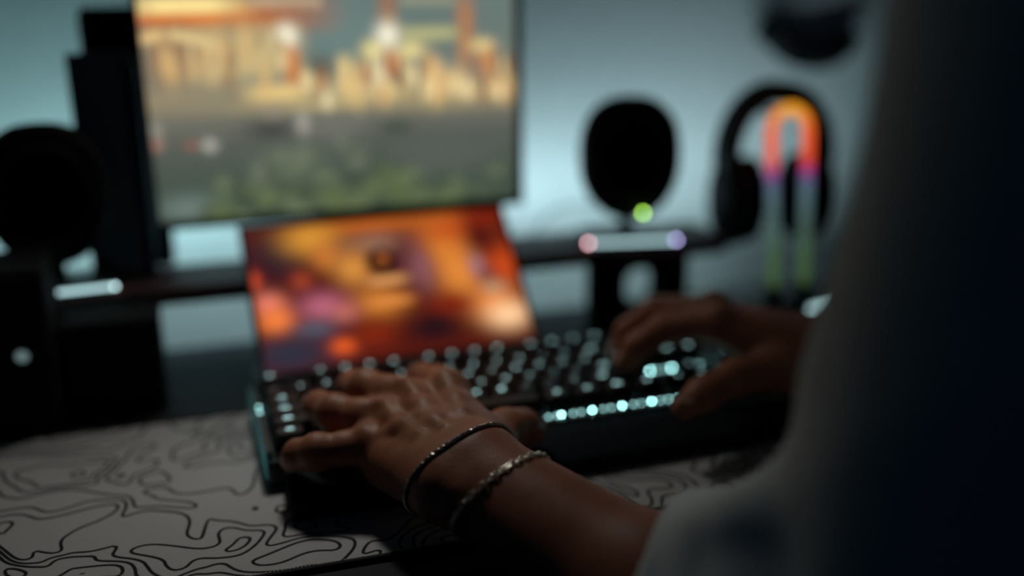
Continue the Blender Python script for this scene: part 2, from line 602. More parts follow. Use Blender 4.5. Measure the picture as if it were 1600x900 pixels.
MON = [(0.504,0.185,0.595,0.0729,(104,120,116),'r'),(0.501,0.1452,0.108,0.0353,(108,130,126),'g'),(0.203,0.1701,0.22,0.0128,(176,100,60),'r'),(0.119,0.1787,0.126,0.0072,(255,228,150),'r'),(0.116,0.1685,0.127,0.0038,(225,125,55),'r'),(0.244,0.14,0.128,0.0204,(202,182,130),'r'),(0.062,0.1399,0.057,0.021,(150,122,92),'r'),(0.215,0.1337,0.017,0.0256,(150,130,100),'g'),(0.444,0.1236,0.041,0.0121,(84,84,76),'g'),(0.374,0.1295,0.018,0.0174,(205,125,70),'r'),(0.636,0.1715,0.023,0.0202,(150,115,88),'r'),(0.85,0.1527,0.023,0.0323,(172,122,86),'r'),(0.908,0.1281,0.02,0.0116,(195,130,80),'r'),(0.742,0.152,0.074,0.0055,(165,165,120),'r'),(0.333,0.1066,0.075,0.0065,(228,198,132),'r'),(0.512,0.1231,0.019,0.0111,(215,190,130),'r'),(0.524,0.1086,0.048,0.01,(222,196,135),'g'),(0.634,0.106,0.068,0.0085,(232,205,140),'g'),(0.756,0.1189,0.027,0.0125,(215,180,125),'g'),(0.763,0.1075,0.048,0.0103,(235,210,150),'g'),(0.825,0.1092,0.02,0.0138,(225,195,140),'g'),(0.927,0.1024,0.068,0.0093,(232,196,135),'g'),(0.709,0.1114,0.011,0.0136,(92,80,68),'r'),(0.57,0.1204,0.014,0.0089,(190,110,70),'g'),(0.638,0.1289,0.018,0.0112,(212,130,75),'r'),(0.455,0.0949,0.206,0.004,(185,165,118),'g'),(0.798,0.0911,0.192,0.0046,(150,138,105),'g'),(0.364,0.1535,0.028,0.0091,(255,250,222),'g'),(0.632,0.1513,0.031,0.0112,(255,250,225),'g'),(0.591,0.1392,0.03,0.008,(242,224,152),'g'),(0.695,0.1386,0.039,0.0068,(242,222,150),'g'),(0.897,0.1409,0.036,0.006,(232,205,140),'g'),(0.026,0.1547,0.03,0.0046,(205,175,120),'g'),(0.113,0.1554,0.04,0.0042,(215,190,135),'g'),(0.325,0.1796,0.033,0.0043,(180,140,105),'g'),(0.411,0.1806,0.06,0.0035,(150,120,95),'g'),(0.307,0.076,0.066,0.0086,(68,70,66),'g'),(0.473,0.0749,0.076,0.0088,(112,112,104),'g'),(0.646,0.0726,0.048,0.0067,(66,76,66),'g'),(0.391,0.0803,0.017,0.0098,(168,164,152),'g'),(0.144,0.0653,0.02,0.0055,(178,175,165),'g'),(0.099,0.0659,0.018,0.0038,(145,98,82),'g'),(0.012,0.0796,0.017,0.0063,(148,146,136),'g'),(0.012,0.0681,0.017,0.0054,(160,122,108),'g'),(0.39,0.052,0.018,0.0074,(130,124,114),'g'),(0.316,0.0899,0.028,0.0056,(140,132,118),'g'),(0.35,0.0461,0.077,0.013,(104,116,94),'g'),(0.318,0.0196,0.092,0.0108,(88,100,70),'g'),(0.701,0.0107,0.185,0.0081,(98,112,78),'g'),(0.545,0.0129,0.064,0.008,(98,110,76),'g'),(0.203,0.0186,0.071,0.0096,(84,97,72),'g'),(0.771,0.048,0.182,0.0183,(88,94,88),'g'),(0.073,0.0127,0.079,0.0126,(108,124,118),'g'),(0.56,0.0315,0.085,0.0133,(66,78,66),'g'),(0.441,0.0358,0.042,0.0088,(76,88,78),'g')]


def town(s, t):
    z = t * 0.343
    stops = [(0, (58, 72, 62)), (0.03, (70, 83, 73)), (0.066, (88, 94, 87)), (0.085, (112, 110, 98)), (0.105, (165, 145, 108)), (0.125, (125, 122, 105)), (0.15, (110, 124, 116)), (0.40, (96, 116, 116))]
    xs = [a for a, _ in stops]
    img = np.stack([np.interp(z, xs, [lin(c)[k] for _, c in stops]) for k in range(3)], -1)
    # the market hall goes on above: beams, lamps and awnings
    more = [(0.25, 0.26, 0.30, 0.02, (150, 100, 66), 'r'), (0.75, 0.30, 0.25, 0.02, (120, 110, 90), 'r'), (0.30, 0.31, 0.04, 0.012, (250, 232, 180)), (0.62, 0.34, 0.04, 0.012, (250, 232, 180)), (0.85, 0.24, 0.025, 0.05, (165, 120, 85), 'r'), (0.636, 0.24, 0.024, 0.05, (150, 115, 88), 'r')]
    img = paint(img, s, z, more + MON, 1)
    rnd = random.Random(11)
    extra = []
    # stalls and people under the lamps, strings of small bulbs, hedge leaves in front
    for k in range(46):
        extra.append((rnd.uniform(0.40, 0.98), rnd.uniform(0.098, 0.128), rnd.uniform(0.006, 0.013), rnd.uniform(0.006, 0.014), rnd.choice([(238, 214, 156), (226, 190, 126), (205, 150, 95), (245, 228, 180), (120, 98, 80)])))
    for k in range(30):
        extra.append((rnd.uniform(0.03, 0.36), rnd.uniform(0.115, 0.150), rnd.uniform(0.006, 0.02), rnd.uniform(0.005, 0.016), rnd.choice([(226, 204, 150), (190, 165, 118), (150, 122, 92), (214, 176, 118)])))
    for k in range(12):
        extra.append((0.68 + k * 0.0125, 0.1525, 0.006, 0.0042, (186, 184, 132)))
    for k in range(9):
        extra.append((0.29 + k * 0.020, 0.1800 + 0.002 * (k % 2), 0.010, 0.0045, (196, 172, 138)))
        extra.append((0.68 + k * 0.017, 0.1805, 0.008, 0.0040, (160, 160, 128)))
    for k in range(4):
        extra.append((0.008 + k * 0.013, 0.1535 + 0.0012 * k, 0.011, 0.0040, (226, 190, 130)))
    for k in range(8):
        extra.append((0.078 + k * 0.012, 0.1565 - 0.0010 * k, 0.010, 0.0042, (224, 198, 140)))
    for k in range(46):
        extra.append((rnd.uniform(0.12, 0.95), rnd.uniform(0.0, 0.034), rnd.uniform(0.012, 0.035), rnd.uniform(0.004, 0.009), rnd.choice([(84, 98, 66), (98, 112, 74), (62, 76, 64), (72, 86, 70), (104, 116, 88)])))
    for k in range(16):
        extra.append((rnd.uniform(0.25, 0.62), rnd.uniform(0.034, 0.062), rnd.uniform(0.012, 0.03), rnd.uniform(0.004, 0.009), rnd.choice([(92, 104, 84), (74, 84, 74), (108, 116, 98)])))
    return paint(img, s, z, extra, 1)


TAB = [(0.491, 0.957, 0.254, 0.064, (180, 90, 30)), (0.108, 0.79, 0.109, 0.183, (42, 26, 38)), (0.236, 0.89, 0.096, 0.109, (205, 140, 50)), (0.28, 0.758, 0.048, 0.092, (190, 110, 45)), (0.749, 0.749, 0.095, 0.209, (200, 115, 40)), (0.772, 0.537, 0.077, 0.187, (215, 130, 55)), (0.792, 0.872, 0.114, 0.097, (185, 80, 30)), (0.475, 0.815, 0.108, 0.07, (140, 100, 80)), (0.373, 0.647, 0.064, 0.114, (205, 135, 60)), (0.442, 0.389, 0.088, 0.103, (195, 115, 45)), (0.58, 0.638, 0.05, 0.171, (85, 42, 45)), (0.634, 0.596, 0.042, 0.139, (130, 80, 85)), (0.953, 0.565, 0.07, 0.143, (190, 70, 25)), (0.89, 0.805, 0.062, 0.147, (70, 15, 15)), (0.917, 0.926, 0.071, 0.049, (120, 28, 15)), (0.847, 0.57, 0.026, 0.078, (150, 110, 120)), (0.881, 0.499, 0.03, 0.039, (70, 45, 60)), (0.877, 0.296, 0.085, 0.121, (225, 130, 60)), (0.893, 0.402, 0.043, 0.038, (170, 140, 110)), (0.923, 0.193, 0.077, 0.09, (250, 200, 150)), (0.716, 0.315, 0.075, 0.075, (120, 30, 15)), (0.629, 0.169, 0.089, 0.087, (30, 15, 22)), (0.013, 0.629, 0.019, 0.058, (190, 70, 40)), (0.176, 0.595, 0.035, 0.059, (150, 60, 35)), (0.048, 0.46, 0.052, 0.072, (220, 120, 100)), (0.064, 0.341, 0.06, 0.085, (240, 125, 60)), (0.236, 0.404, 0.077, 0.087, (175, 95, 115)), (0.309, 0.344, 0.047, 0.058, (180, 100, 90)), (0.19, 0.255, 0.068, 0.056, (85, 85, 100)), (0.095, 0.110, 0.150, 0.120, (45, 45, 60)), (0.285, 0.118, 0.042, 0.049, (225, 90, 35)), (0.402, 0.177, 0.07, 0.086, (120, 35, 15))]


def embers(s, t):
    img = np.ones(s.shape + (3,)) * np.array(lin((78, 22, 14)))
    paint(img, s, t, TAB, 1, 1.1)
    # login picture and two fields
    d = np.hypot((s - 0.482), (t - 0.680) * 0.6)
    a = np.clip((0.058 - d) / 0.006, 0, 1)[..., None]
    img = img * (1 - a) + np.array(lin((10, 8, 9))) * a
    d = np.hypot((s - 0.488), (t - 0.692) * 0.6)
    a = np.clip((0.026 - d) / 0.006, 0, 1)[..., None]
    img = img * (1 - a) + np.array(lin((165, 88, 38))) * a
    for ct, c in ((0.538, (214, 150, 90)), (0.390, (212, 132, 62))):
        paint(img, s, t, [(0.492, ct, 0.070, 0.030, c, 'r')], 1)
    return img


# ------------------------------------------------------------------ small tilted screen behind the keyboard
TW, TH, TA, TZ = 0.2347, 0.1398, math.radians(42), 0.0569
tb = thing('small_laptop', 'small laptop screen with fiery orange login wallpaper, tilted back behind the keyboard', 'laptop', (0.14659, 0.781, TOP), TZ)
zb = 0.022 - TOP
T4 = Matrix.Translation((-TW / 2, 0, zb)) @ Matrix.Rotation(math.pi / 2 - TA, 4, 'X')


def slab(M4, w0, w1, h0, h1, d0, d1, c=0.001):
    b = MB().box(w0, w1, h0, h1, d0, d1, c)
    b.v = [tuple(M4 @ Vector(v)) for v in b.v]
    return b


obj('screen_lid', slab(T4, 0.0, TW, 0.0, TH, -0.0065, -0.0006, 0.0015), M_black, tb)
picture('display', TW - 0.008, TH - 0.009, 150, 92, embers, screen_mat('fiery_login_picture', 1.12), tb, T4 @ Matrix.Translation((0.004, 0.005, 0.0)))
bz = MB()
for a in ((0.0, TW, TH - 0.004, TH), (0.0, TW, 0.0, 0.005), (0.0, 0.004, 0.005, TH - 0.004), (TW - 0.004, TW, 0.005, TH - 0.004)):
    q = slab(T4, *a, -0.0007, 0.0005, 0)
    bz.add(q.v, q.f)
obj('bezel', bz, M_black, tb)
obj('base', MB().box(-TW / 2, TW / 2, -0.001, 0.066, 0.0, 0.0150, 0.002), M_black, tb)
for hx in (-0.075, 0.075):
    obj('hinge', MB().tube([(hx - 0.018, 0.003, 0.0195), (hx + 0.018, 0.003, 0.0195)], 0.0058, 12), M_matte, tb, True)

# ------------------------------------------------------------------ monitor
MX0, MX1, MZ0, MY, MH = -0.0415, 0.2835, 0.1215, 0.895, 0.350
mo = thing('monitor', 'large monitor showing a blurred warm-lit town street, on the wall side of the shelf', 'monitor', (0.121, 0.905, 0.0822))
dz = 0.0822
w = MX1 - MX0
obj('panel_body', MB().box(-w / 2, w / 2, -0.009, 0.003, MZ0 - dz, MZ0 - dz + MH, 0.002), M_black, mo)
bz = MB()
for a in ((-w / 2, w / 2, MZ0 - dz, MZ0 - dz + 0.0070), (-w / 2, w / 2, MZ0 - dz + MH - 0.004, MZ0 - dz + MH), (-w / 2, -w / 2 + 0.0042, MZ0 - dz + 0.0070, MZ0 - dz + MH - 0.004), (w / 2 - 0.0070, w / 2, MZ0 - dz + 0.0070, MZ0 - dz + MH - 0.004)):
    bz.box(a[0], a[1], -0.0112, -0.0088, a[2], a[3])
obj('bezel', bz, M_black, mo)
picture('display', w - 0.0084, MH - 0.0085, 240, 300, town, screen_mat('town_street_picture', 1.0), mo, Matrix.Translation((-w / 2 + 0.0042, -0.0097, MZ0 - dz + 0.0045)) @ Matrix.Rotation(math.pi / 2, 4, 'X'))
obj('rear_cover', MB().box(-0.09, 0.09, 0.0028, 0.014, 0.09, 0.30, 0.004), M_black, mo)
obj('stand_neck', MB().box(-0.022, 0.022, 0.004, 0.012, 0.004, 0.12, 0.002), M_black, mo)
obj('stand_foot', MB().box(-0.07, 0.07, -0.024, 0.018, 0.0, 0.005, 0.002), M_black, mo)

# ------------------------------------------------------------------ shelf over the desk
SZ = 0.0665
sh = thing('desk_shelf', 'long dark desk shelf on two legs behind the laptop, carrying speakers and monitor', 'shelf', (0.1315, 0.892, TOP))
lz = -TOP
obj('board', MB().box(-0.3465, 0.3465, -0.037, 0.040, SZ + lz, 0.0818 + lz, 0.003), M_shelf, sh)
for cx in (-0.2555, 0.2555):
    lg = MB()
    h = SZ + lz
    outer = [(-0.05, 0.0), (0.05, 0.0), (0.05, h), (-0.05, h)]
    # plate with a rounded square hole, outline resampled to match the hole
    hole = [(x, z + 0.0415 + lz) for x, z in rrect(0.030, 0.034, 0.012, 8)]
    op = []
    for q in range(4):
        for k in range(9):
            a = math.radians(90 * q + 90 * k / 8 + (0.8 if k == 0 else (-0.8 if k == 8 else 0)))
            m_ = max(abs(math.cos(a)), abs(math.sin(a)))
            op.append((0.05 * math.cos(a) / m_, h / 2 + h / 2 * math.sin(a) / m_))
    n = len(hole)
    o_ = len(lg.v)
    for yy in (-0.034, -0.022):
        lg.v += [(cx + x, yy, z) for x, z in op]
        lg.v += [(cx + x, yy, z) for x, z in hole]
    for i in range(n):
        j = (i + 1) % n
        lg.f.append((o_ + i, o_ + n + i, o_ + n + j, o_ + j))
        lg.f.append((o_ + 2 * n + i, o_ + 2 * n + j, o_ + 3 * n + j, o_ + 3 * n + i))
        lg.f.append((o_ + n + i, o_ + 3 * n + i, o_ + 3 * n + j, o_ + n + j))
        lg.f.append((o_ + i, o_ + j, o_ + 2 * n + j, o_ + 2 * n + i))
    obj('leg', lg, M_matte, sh, False, 'black plate leg with a rounded hole')

# ------------------------------------------------------------------ speakers
SPZ = 0.0818


def speaker(x, y, label, lights, turn):
    s = thing('speaker', label, 'speaker', (x, y, SPZ), turn, 'desktop speakers')
    # egg-shaped pod: superelliptic outline, deeper at the back
    rings = []
    n = 40
    zc = 0.0800
    hw = 0.0470
    for yy, k in ((-0.020, 0.80), (-0.0185, 0.90), (-0.012, 0.985), (0.0, 1.0), (0.008, 0.95), (0.015, 0.80), (0.019, 0.55), (0.0205, 0.2)):
        ring = []
        for i in range(n):
            a = 2 * math.pi * i / n
            ca, sa = math.cos(a), math.sin(a)
            ex = 2.5
            xx = math.copysign(abs(ca) ** (2 / ex), ca) * hw
            zz = math.copysign(abs(sa) ** (2 / ex), sa) * 0.0570
            if zz < 0:
                xx *= 1 - 0.16 * (zz / 0.0570) ** 2
            ring.append((xx * k, yy, zc + zz * (k * 0.6 + 0.4 * (k ** 0.5))))
        rings.append(ring)
    pod = obj('pod', MB().loft(rings), M_matte, s, True)
    g = []
    for yy, k in ((-0.0202, 0.66), (-0.0225, 0.62), (-0.0215, 0.40), (-0.0185, 0.12)):
        g.append([(hw * k * math.cos(2 * math.pi * i / 32), yy, zc + 0.002 + 0.050 * k * math.sin(2 * math.pi * i / 32)) for i in range(32)])
    obj('driver_cone', MB().loft(g), M_cloth, pod, True)
    rg = [(hw * 0.72 * math.cos(2 * math.pi * i / 36), -0.0200, zc + 0.002 + 0.0385 * math.sin(2 * math.pi * i / 36)) for i in range(36)]
    obj('driver_ring', MB().tube(rg, 0.0022, 8, True), M_black, pod, True)
    obj('neck', MB().tube([(0, 0.010, 0.006), (0, 0.008, 0.020), (0, 0.004, 0.036)], [0.0075, 0.006, 0.0085], 14), M_matte, s, True)
    obj('foot_base', MB().loft([[(x_, y_ + 0.006, z) for x_, y_ in rrect(0.092 * k, 0.058 * k, 0.018 * k, 6)] for z, k in ((0.0, 0.97), (0.002, 1.0), (0.0062, 1.0), (0.0078, 0.95))]), M_black, s, True)
    bar = obj('light_bar', MB().tube([(-0.040, -0.0235, 0.0046), (-0.02, -0.0238, 0.0046), (0.02, -0.0238, 0.0046), (0.040, -0.0235, 0.0046)], 0.0016, 8), G_bar, s, True, 'pale glowing strip along the front of the base')
    for (sx, m_, nm) in lights:
        obj(nm, MB().sphere((sx, -0.0240, 0.0046), 0.0016, 10, 6), m_, bar, True)
    return s


sp = speaker(0.3815, 0.878, 'egg-shaped black speaker right of the monitor with a green light', [(-0.0415, G_pink, 'pink_light'), (0.0415, G_lav, 'lavender_light')], -0.20)
obj('power_light', MB().sphere((0.010, -0.0215, 0.0310), 0.00165, 10, 6), G_green, sp, True, 'green power light')
speaker(-0.120, 0.878, 'egg-shaped black speaker at the left edge, left of the monitor', [(0.0415, G_white, 'white_light')], 0.10)

# ------------------------------------------------------------------ headset on its lit stand
hx, hy = 0.539, 0.872
hs = thing('headset_stand', 'headset stand with a glowing upside-down U of orange and green light', 'stand', (hx, hy, TOP))
obj('base', MB().lathe([(0.084, 0.0), (0.086, 0.004), (0.084, 0.014), (0.076, 0.020), (0.02, 0.022)], 40, 1.0, 0.50), M_black, hs, True)
key = [(-0.0165, 0.032, (60, 84, 46)), (-0.0168, 0.060, (62, 88, 56)), (-0.0175, 0.090, (66, 88, 80)), (-0.0185, 0.125, (82, 106, 116)), (-0.0190, 0.138, (95, 95, 135)), (-0.0192, 0.145, (170, 50, 140)), (-0.0195, 0.156, (228, 80, 48)), (-0.0198, 0.176, (238, 92, 40))]
for k in range(9):
    a = math.pi - math.pi * k / 8
    key.append((0.0198 * math.cos(a), 0.184 + 0.0205 * math.sin(a), (238, 98 + 62 * math.sin(a), 40)))
key += [(-x_, z_, c_) for x_, z_, c_ in reversed(key[:8])]
pts = []
for i in range(len(key) - 1):
    (xa, za, ca), (xb, zb_, cb) = key[i], key[i + 1]
    m = 3
    for j in range(m):
        f = j / m
        pts.append((xa + (xb - xa) * f, za + (zb_ - za) * f, tuple(ca[q] + (cb[q] - ca[q]) * f for q in range(3))))
pts.append(key[-1])
NS = 12
tb_ = MB().tube([(x_, -0.012 - 0.02 * (1 - z_ / 0.2), z_) for x_, z_, _ in pts], 0.0052, NS)
me = tb_.mesh('light_tube')
at = me.attributes.new('picture', 'FLOAT_COLOR', 'POINT')
cc = np.ones((len(tb_.v), 4), np.float32)
for i, q in enumerate(pts):
    cc[i * NS:(i + 1) * NS, :3] = lin(q[2])
at.data.foreach_set('color', cc.ravel())
me.materials.append(screen_mat('rainbow_tube_light', 1.05))
obj('light_tube', me, None, hs, True, 'glowing tube, orange above, magenta then pale green below')
for sx in (-0.0165, 0.0165):
    obj('tube_socket', MB().tube([(sx, -0.028, 0.018), (sx, -0.0285, 0.036)], 0.009, 14), M_black, hs, True)
st = obj('base_light', MB().tube([(0.018, -0.0425, 0.0115), (0.040, -0.0375, 0.0115), (0.060, -0.030, 0.0115)], 0.0028, 8), G_bar, hs, True, 'pale light strip on the base rim')
obj('hook', MB().tube([(0, -0.0125, 0.2040), (0, 0.006, 0.1975), (0, 0.040, 0.1975), (0, 0.046, 0.2040)], 0.0030, 10), M_black, hs, True)

hd = thing('headset', 'black over-ear headset hanging on the lit stand', 'headphones', (hx + 0.008, hy + 0.026, 0.0))
arc = []
for k in range(25):
    a = math.pi * (1.12 - 1.24 * k / 24)
    arc.append((0.0555 * math.cos(a), 0.0, 0.150 + 0.0690 * math.sin(a)))
hb = obj('headband', MB().loft([[(p_[0] * (1 + q / 0.0555), yy, 0.150 + (p_[2] - 0.150) * (1 + q / 0.07)) for (q, yy) in ((-0.011, -0.012), (0.005, -0.014), (0.005, 0.014), (-0.011, 0.012))] for p_ in arc]), M_matte, hd)
obj('headband_pad', MB().tube([(0.0435 * math.cos(a_), 0, 0.150 + 0.0570 * math.sin(a_)) for a_ in [math.pi * (0.85 - 0.70 * k / 12) for k in range(13)]], 0.0055, 10), M_cloth, hb, True)
for sgn in (-1, 1):
    ec = obj('ear_cup', MB().loft([[(sgn * xx, 0.030 * k * math.cos(2 * math.pi * i / 28), 0.108 + 0.046 * k * math.sin(2 * math.pi * i / 28)) for i in range(28)] for xx, k in ((0.0605, 0.55), (0.058, 0.86), (0.052, 1.0), (0.038, 1.0), (0.034, 0.92))]), M_matte, hd, True)
    obj('ear_cushion', MB().tube([(sgn * 0.0275, 0.021 * math.cos(2 * math.pi * i / 24), 0.108 + 0.034 * math.sin(2 * math.pi * i / 24)) for i in range(24)], 0.0100, 10, True), M_cloth, ec, True)
    obj('yoke', MB().tube([(sgn * 0.053, 0.0, 0.140), (sgn * 0.0590, -0.010, 0.152), (sgn * 0.0570, 0.0, 0.170)], 0.0042, 8), M_black, hd, True)

# ------------------------------------------------------------------ controller on the wall
gc = thing('game_controller', 'black game controller hung on the wall above the headset, grips up', 'controller', (0.672, 1.0425, 0.258))
gc.scale = (1.14, 1.12, 1.38)
path = [(-0.0570, 0.004), (-0.0505, 0.0165), (-0.040, 0.018), (-0.028, 0.006), (-0.012, -0.0045), (0.006, -0.007), (0.024, -0.004), (0.040, -0.001), (0.0495, 0.003), (0.0545, 0.0)]
low = [(-0.0575, -0.001), (-0.050, -0.006), (-0.042, -0.011), (-0.030, -0.0195), (-0.014, -0.0255), (0.006, -0.0285), (0.024, -0.0275), (0.040, -0.0215), (0.050, -0.013), (0.0550, -0.005)]
rings = []
for (xa, za), (xb, zb_) in zip(path, low):
    cx, cz = (xa + xb) / 2, (za + zb_) / 2
    hgt = max(0.002, abs(za - zb_) / 2)
    dep = 0.013 if abs(cx) < 0.05 else 0.008
    rings.append([(xa + (xb - xa) * (1 - math.sin(2 * math.pi * i / 16)) / 2, dep * math.cos(2 * math.pi * i / 16), cz + (za - zb_) / 2 * math.sin(2 * math.pi * i / 16)) for i in range(16)])
obj('shell', MB().loft(rings), M_matte, gc, True)
for sx in (-0.020, 0.020):
    o = obj('thumb_stick', MB().tube([(sx, -0.010, -0.017), (sx, -0.018, -0.017), (sx, -0.0195, -0.017)], [0.003, 0.003, 0.006], 12), M_cloth, gc, True)
obj('wall_hook', MB().box(-0.012, 0.012, 0.008, 0.0150, -0.020, -0.006, 0.002), M_black, gc)

# ------------------------------------------------------------------ dark units at the left
t = thing('computer_tower', 'slim black computer tower standing on the shelf beside the left speaker', 'computer', (-0.066, 0.916, SPZ))
obj('case', MB().box(-0.028, 0.020, -0.011, 0.012, 0.0, 0.185, 0.003), M_black, t)
obj('front_panel', MB().box(-0.030, 0.012, -0.0140, -0.0108, 0.004, 0.187, 0.001), M_gloss, t)
obj('side_panel', MB().box(0.0198, 0.0218, -0.010, 0.011, 0.004, 0.178, 0.0006), M_gloss, t)

t = thing('tall_panel_box', 'taller matte black box rising behind the slim tower, left of the monitor', 'box', (-0.056, 0.9420, SPZ))
obj('body', MB().box(-0.030, 0.026, -0.0115, 0.011, 0.0, 0.218, 0.003), M_matte, t)
obj('top_cap', MB().box(-0.028, 0.024, -0.010, 0.0098, 0.2175, 0.2220, 0.001), M_black, t)

t = thing('desktop_box', 'black box with a small pale light at the left edge behind the mat', 'box', (-0.165, 0.812, TOP))
obj('body', MB().box(-0.075, 0.0475, -0.036, 0.036, 0.003, 0.1285, 0.003), M_matte, t)
obj('front_plate', MB().box(-0.072, 0.0445, -0.0375, -0.0355, 0.008, 0.124, 0.0008), M_matte, t)
obj('power_light', MB().sphere((0.0275, -0.0378, 0.0655), 0.0048, 12, 8, (1, 0.35, 1)), G_dim, t, True, 'pale round light')
for fx in (-0.065, 0.037):
    for fy in (-0.028, 0.028):
        obj('foot', MB().lathe([(0.006, 0.0), (0.006, 0.0035)], 12, at=(fx, fy, 0)), M_rubber, t)

t = thing('low_storage_box', 'low black box standing at the left end of the shelf, below the tower', 'box', (-0.077, 0.824, TOP))
obj('body', MB().box(-0.038, 0.034, -0.026, 0.026, 0.0, 0.072, 0.003), M_matte, t)
obj('lid', MB().box(-0.039, 0.035, -0.027, 0.027, 0.0715, 0.0780, 0.002), M_matte, t)

# ------------------------------------------------------------------ cables
def cable(name, pts, label, r=0.0013):
    P_ = [Vector(p) for p in pts]
    out = []
    for i in range(len(P_) - 1):
        p0, p1, p2, p3 = P_[max(i - 1, 0)], P_[i], P_[i + 1], P_[min(i + 2, len(P_) - 1)]
        for k in range(8):
            f = k / 8
            out.append(0.5 * ((2 * p1) + (p2 - p0) * f + (2 * p0 - 5 * p1 + 4 * p2 - p3) * f * f + (3 * p1 - p0 - 3 * p2 + p3) * f ** 3))
    out.append(P_[-1])
    return tag(obj(name, MB().tube(out, r, 8), M_cable, None, True), label, 'cable')


cable('power_cable', [(0.255, 0.9535, 0.130), (0.292, 0.9535, 0.050), (0.318, 0.950, 0.030), (0.340, 0.948, 0.045)], 'thin grey cable drooping behind the desk shelf, right of the laptop', 0.0012)
cable('signal_cable', [(0.262, 0.935, TOP + 0.0012), (0.300, 0.938, TOP + 0.0012), (0.335, 0.930, TOP + 0.0012)], 'dark cable lying along the back edge of the desk, right of the laptop', 0.0012)
cable('speaker_cable', [(0.372, 0.9125, 0.110), (0.340, 0.945, 0.104), (0.318, 0.9525, 0.085), (0.300, 0.9535, 0.060)], 'thin cable leaving the back of the right speaker', 0.0010)


# ------------------------------------------------------------------ bodies: distance fields turned into one surface
def V3(*p):
    return np.array(p, dtype=np.float64)


class Body:
    def __init__(self):
        self.p = []

    def cap(self, a, b, ra, rb, k=0.006, sq=None):
        """tapered capsule; sq = (axis, factor) flattens it across that axis"""
        self.p.append((np.array(a, float), np.array(b, float), ra, rb, k, sq, 1))
        return self

    def chain(self, pts, rs, k=0.006):
        for i in range(len(pts) - 1):
            self.cap(pts[i], pts[i + 1], rs[i], rs[i + 1], k)
        return self

    def dent(self, a, b, ra, rb, k=0.006):
        self.p.append((np.array(a, float), np.array(b, float), ra, rb, k, None, -1))
        return self

    @staticmethod
    def dist(X, Y, Z, pr):
        a, b, ra, rb, k, sq, sg = pr
        ab = b - a
        L2 = max(ab @ ab, 1e-12)
        px, py, pz = X - a[0], Y - a[1], Z - a[2]
        h = np.clip((px * ab[0] + py * ab[1] + pz * ab[2]) / L2, 0, 1)
        qx, qy, qz = px - h * ab[0], py - h * ab[1], pz - h * ab[2]
        if sq is not None:
            ax, f = sq
            dd = qx * ax[0] + qy * ax[1] + qz * ax[2]
            qx, qy, qz = qx + ax[0] * dd * (f - 1), qy + ax[1] * dd * (f - 1), qz + ax[2] * dd * (f - 1)
        return np.sqrt(qx * qx + qy * qy + qz * qz) - (ra + (rb - ra) * h)

    def at(self, P):
        """field at an (n, 3) array of points"""
        f = np.full(len(P), 1.0)
        for pr in self.p:
            d = self.dist(P[:, 0], P[:, 1], P[:, 2], pr)
            f = self.mix(f, d, pr[4], pr[6])
        return f

    @staticmethod
    def mix(f, d, k, sg):
        if sg > 0:
            h = np.maximum(k - np.abs(f - d), 0) / k
            return np.minimum(f, d) - h * h * k * 0.25
        h = np.maximum(k - np.abs(f + d), 0) / k
        return np.maximum(f, -d) + h * h * k * 0.25

    def grid(self, lo, hi, s):
        lo = np.array(lo, float)
        n = np.ceil((np.array(hi) - lo) / s).astype(int) + 1
        f = np.full(n, 1.0, np.float32)
        ax = [lo[i] + s * np.arange(n[i]) for i in range(3)]
        for pr in self.p:
            a, b, ra, rb, k, sq, sg = pr
            m = max(ra, rb) + k + 3 * s
            i0 = np.clip(np.floor((np.minimum(a, b) - m - lo) / s).astype(int), 0, n)
            i1 = np.clip(np.ceil((np.maximum(a, b) + m - lo) / s).astype(int) + 1, 0, n)
            if np.any(i1 <= i0):
                continue
            X = ax[0][i0[0]:i1[0], None, None]
            Y = ax[1][None, i0[1]:i1[1], None]
            Z = ax[2][None, None, i0[2]:i1[2]]
            d = self.dist(X, Y, Z, pr)
            sl = (slice(i0[0], i1[0]), slice(i0[1], i1[1]), slice(i0[2], i1[2]))
            f[sl] = self.mix(f[sl].astype(np.float64), d, k, sg)
        return f, lo


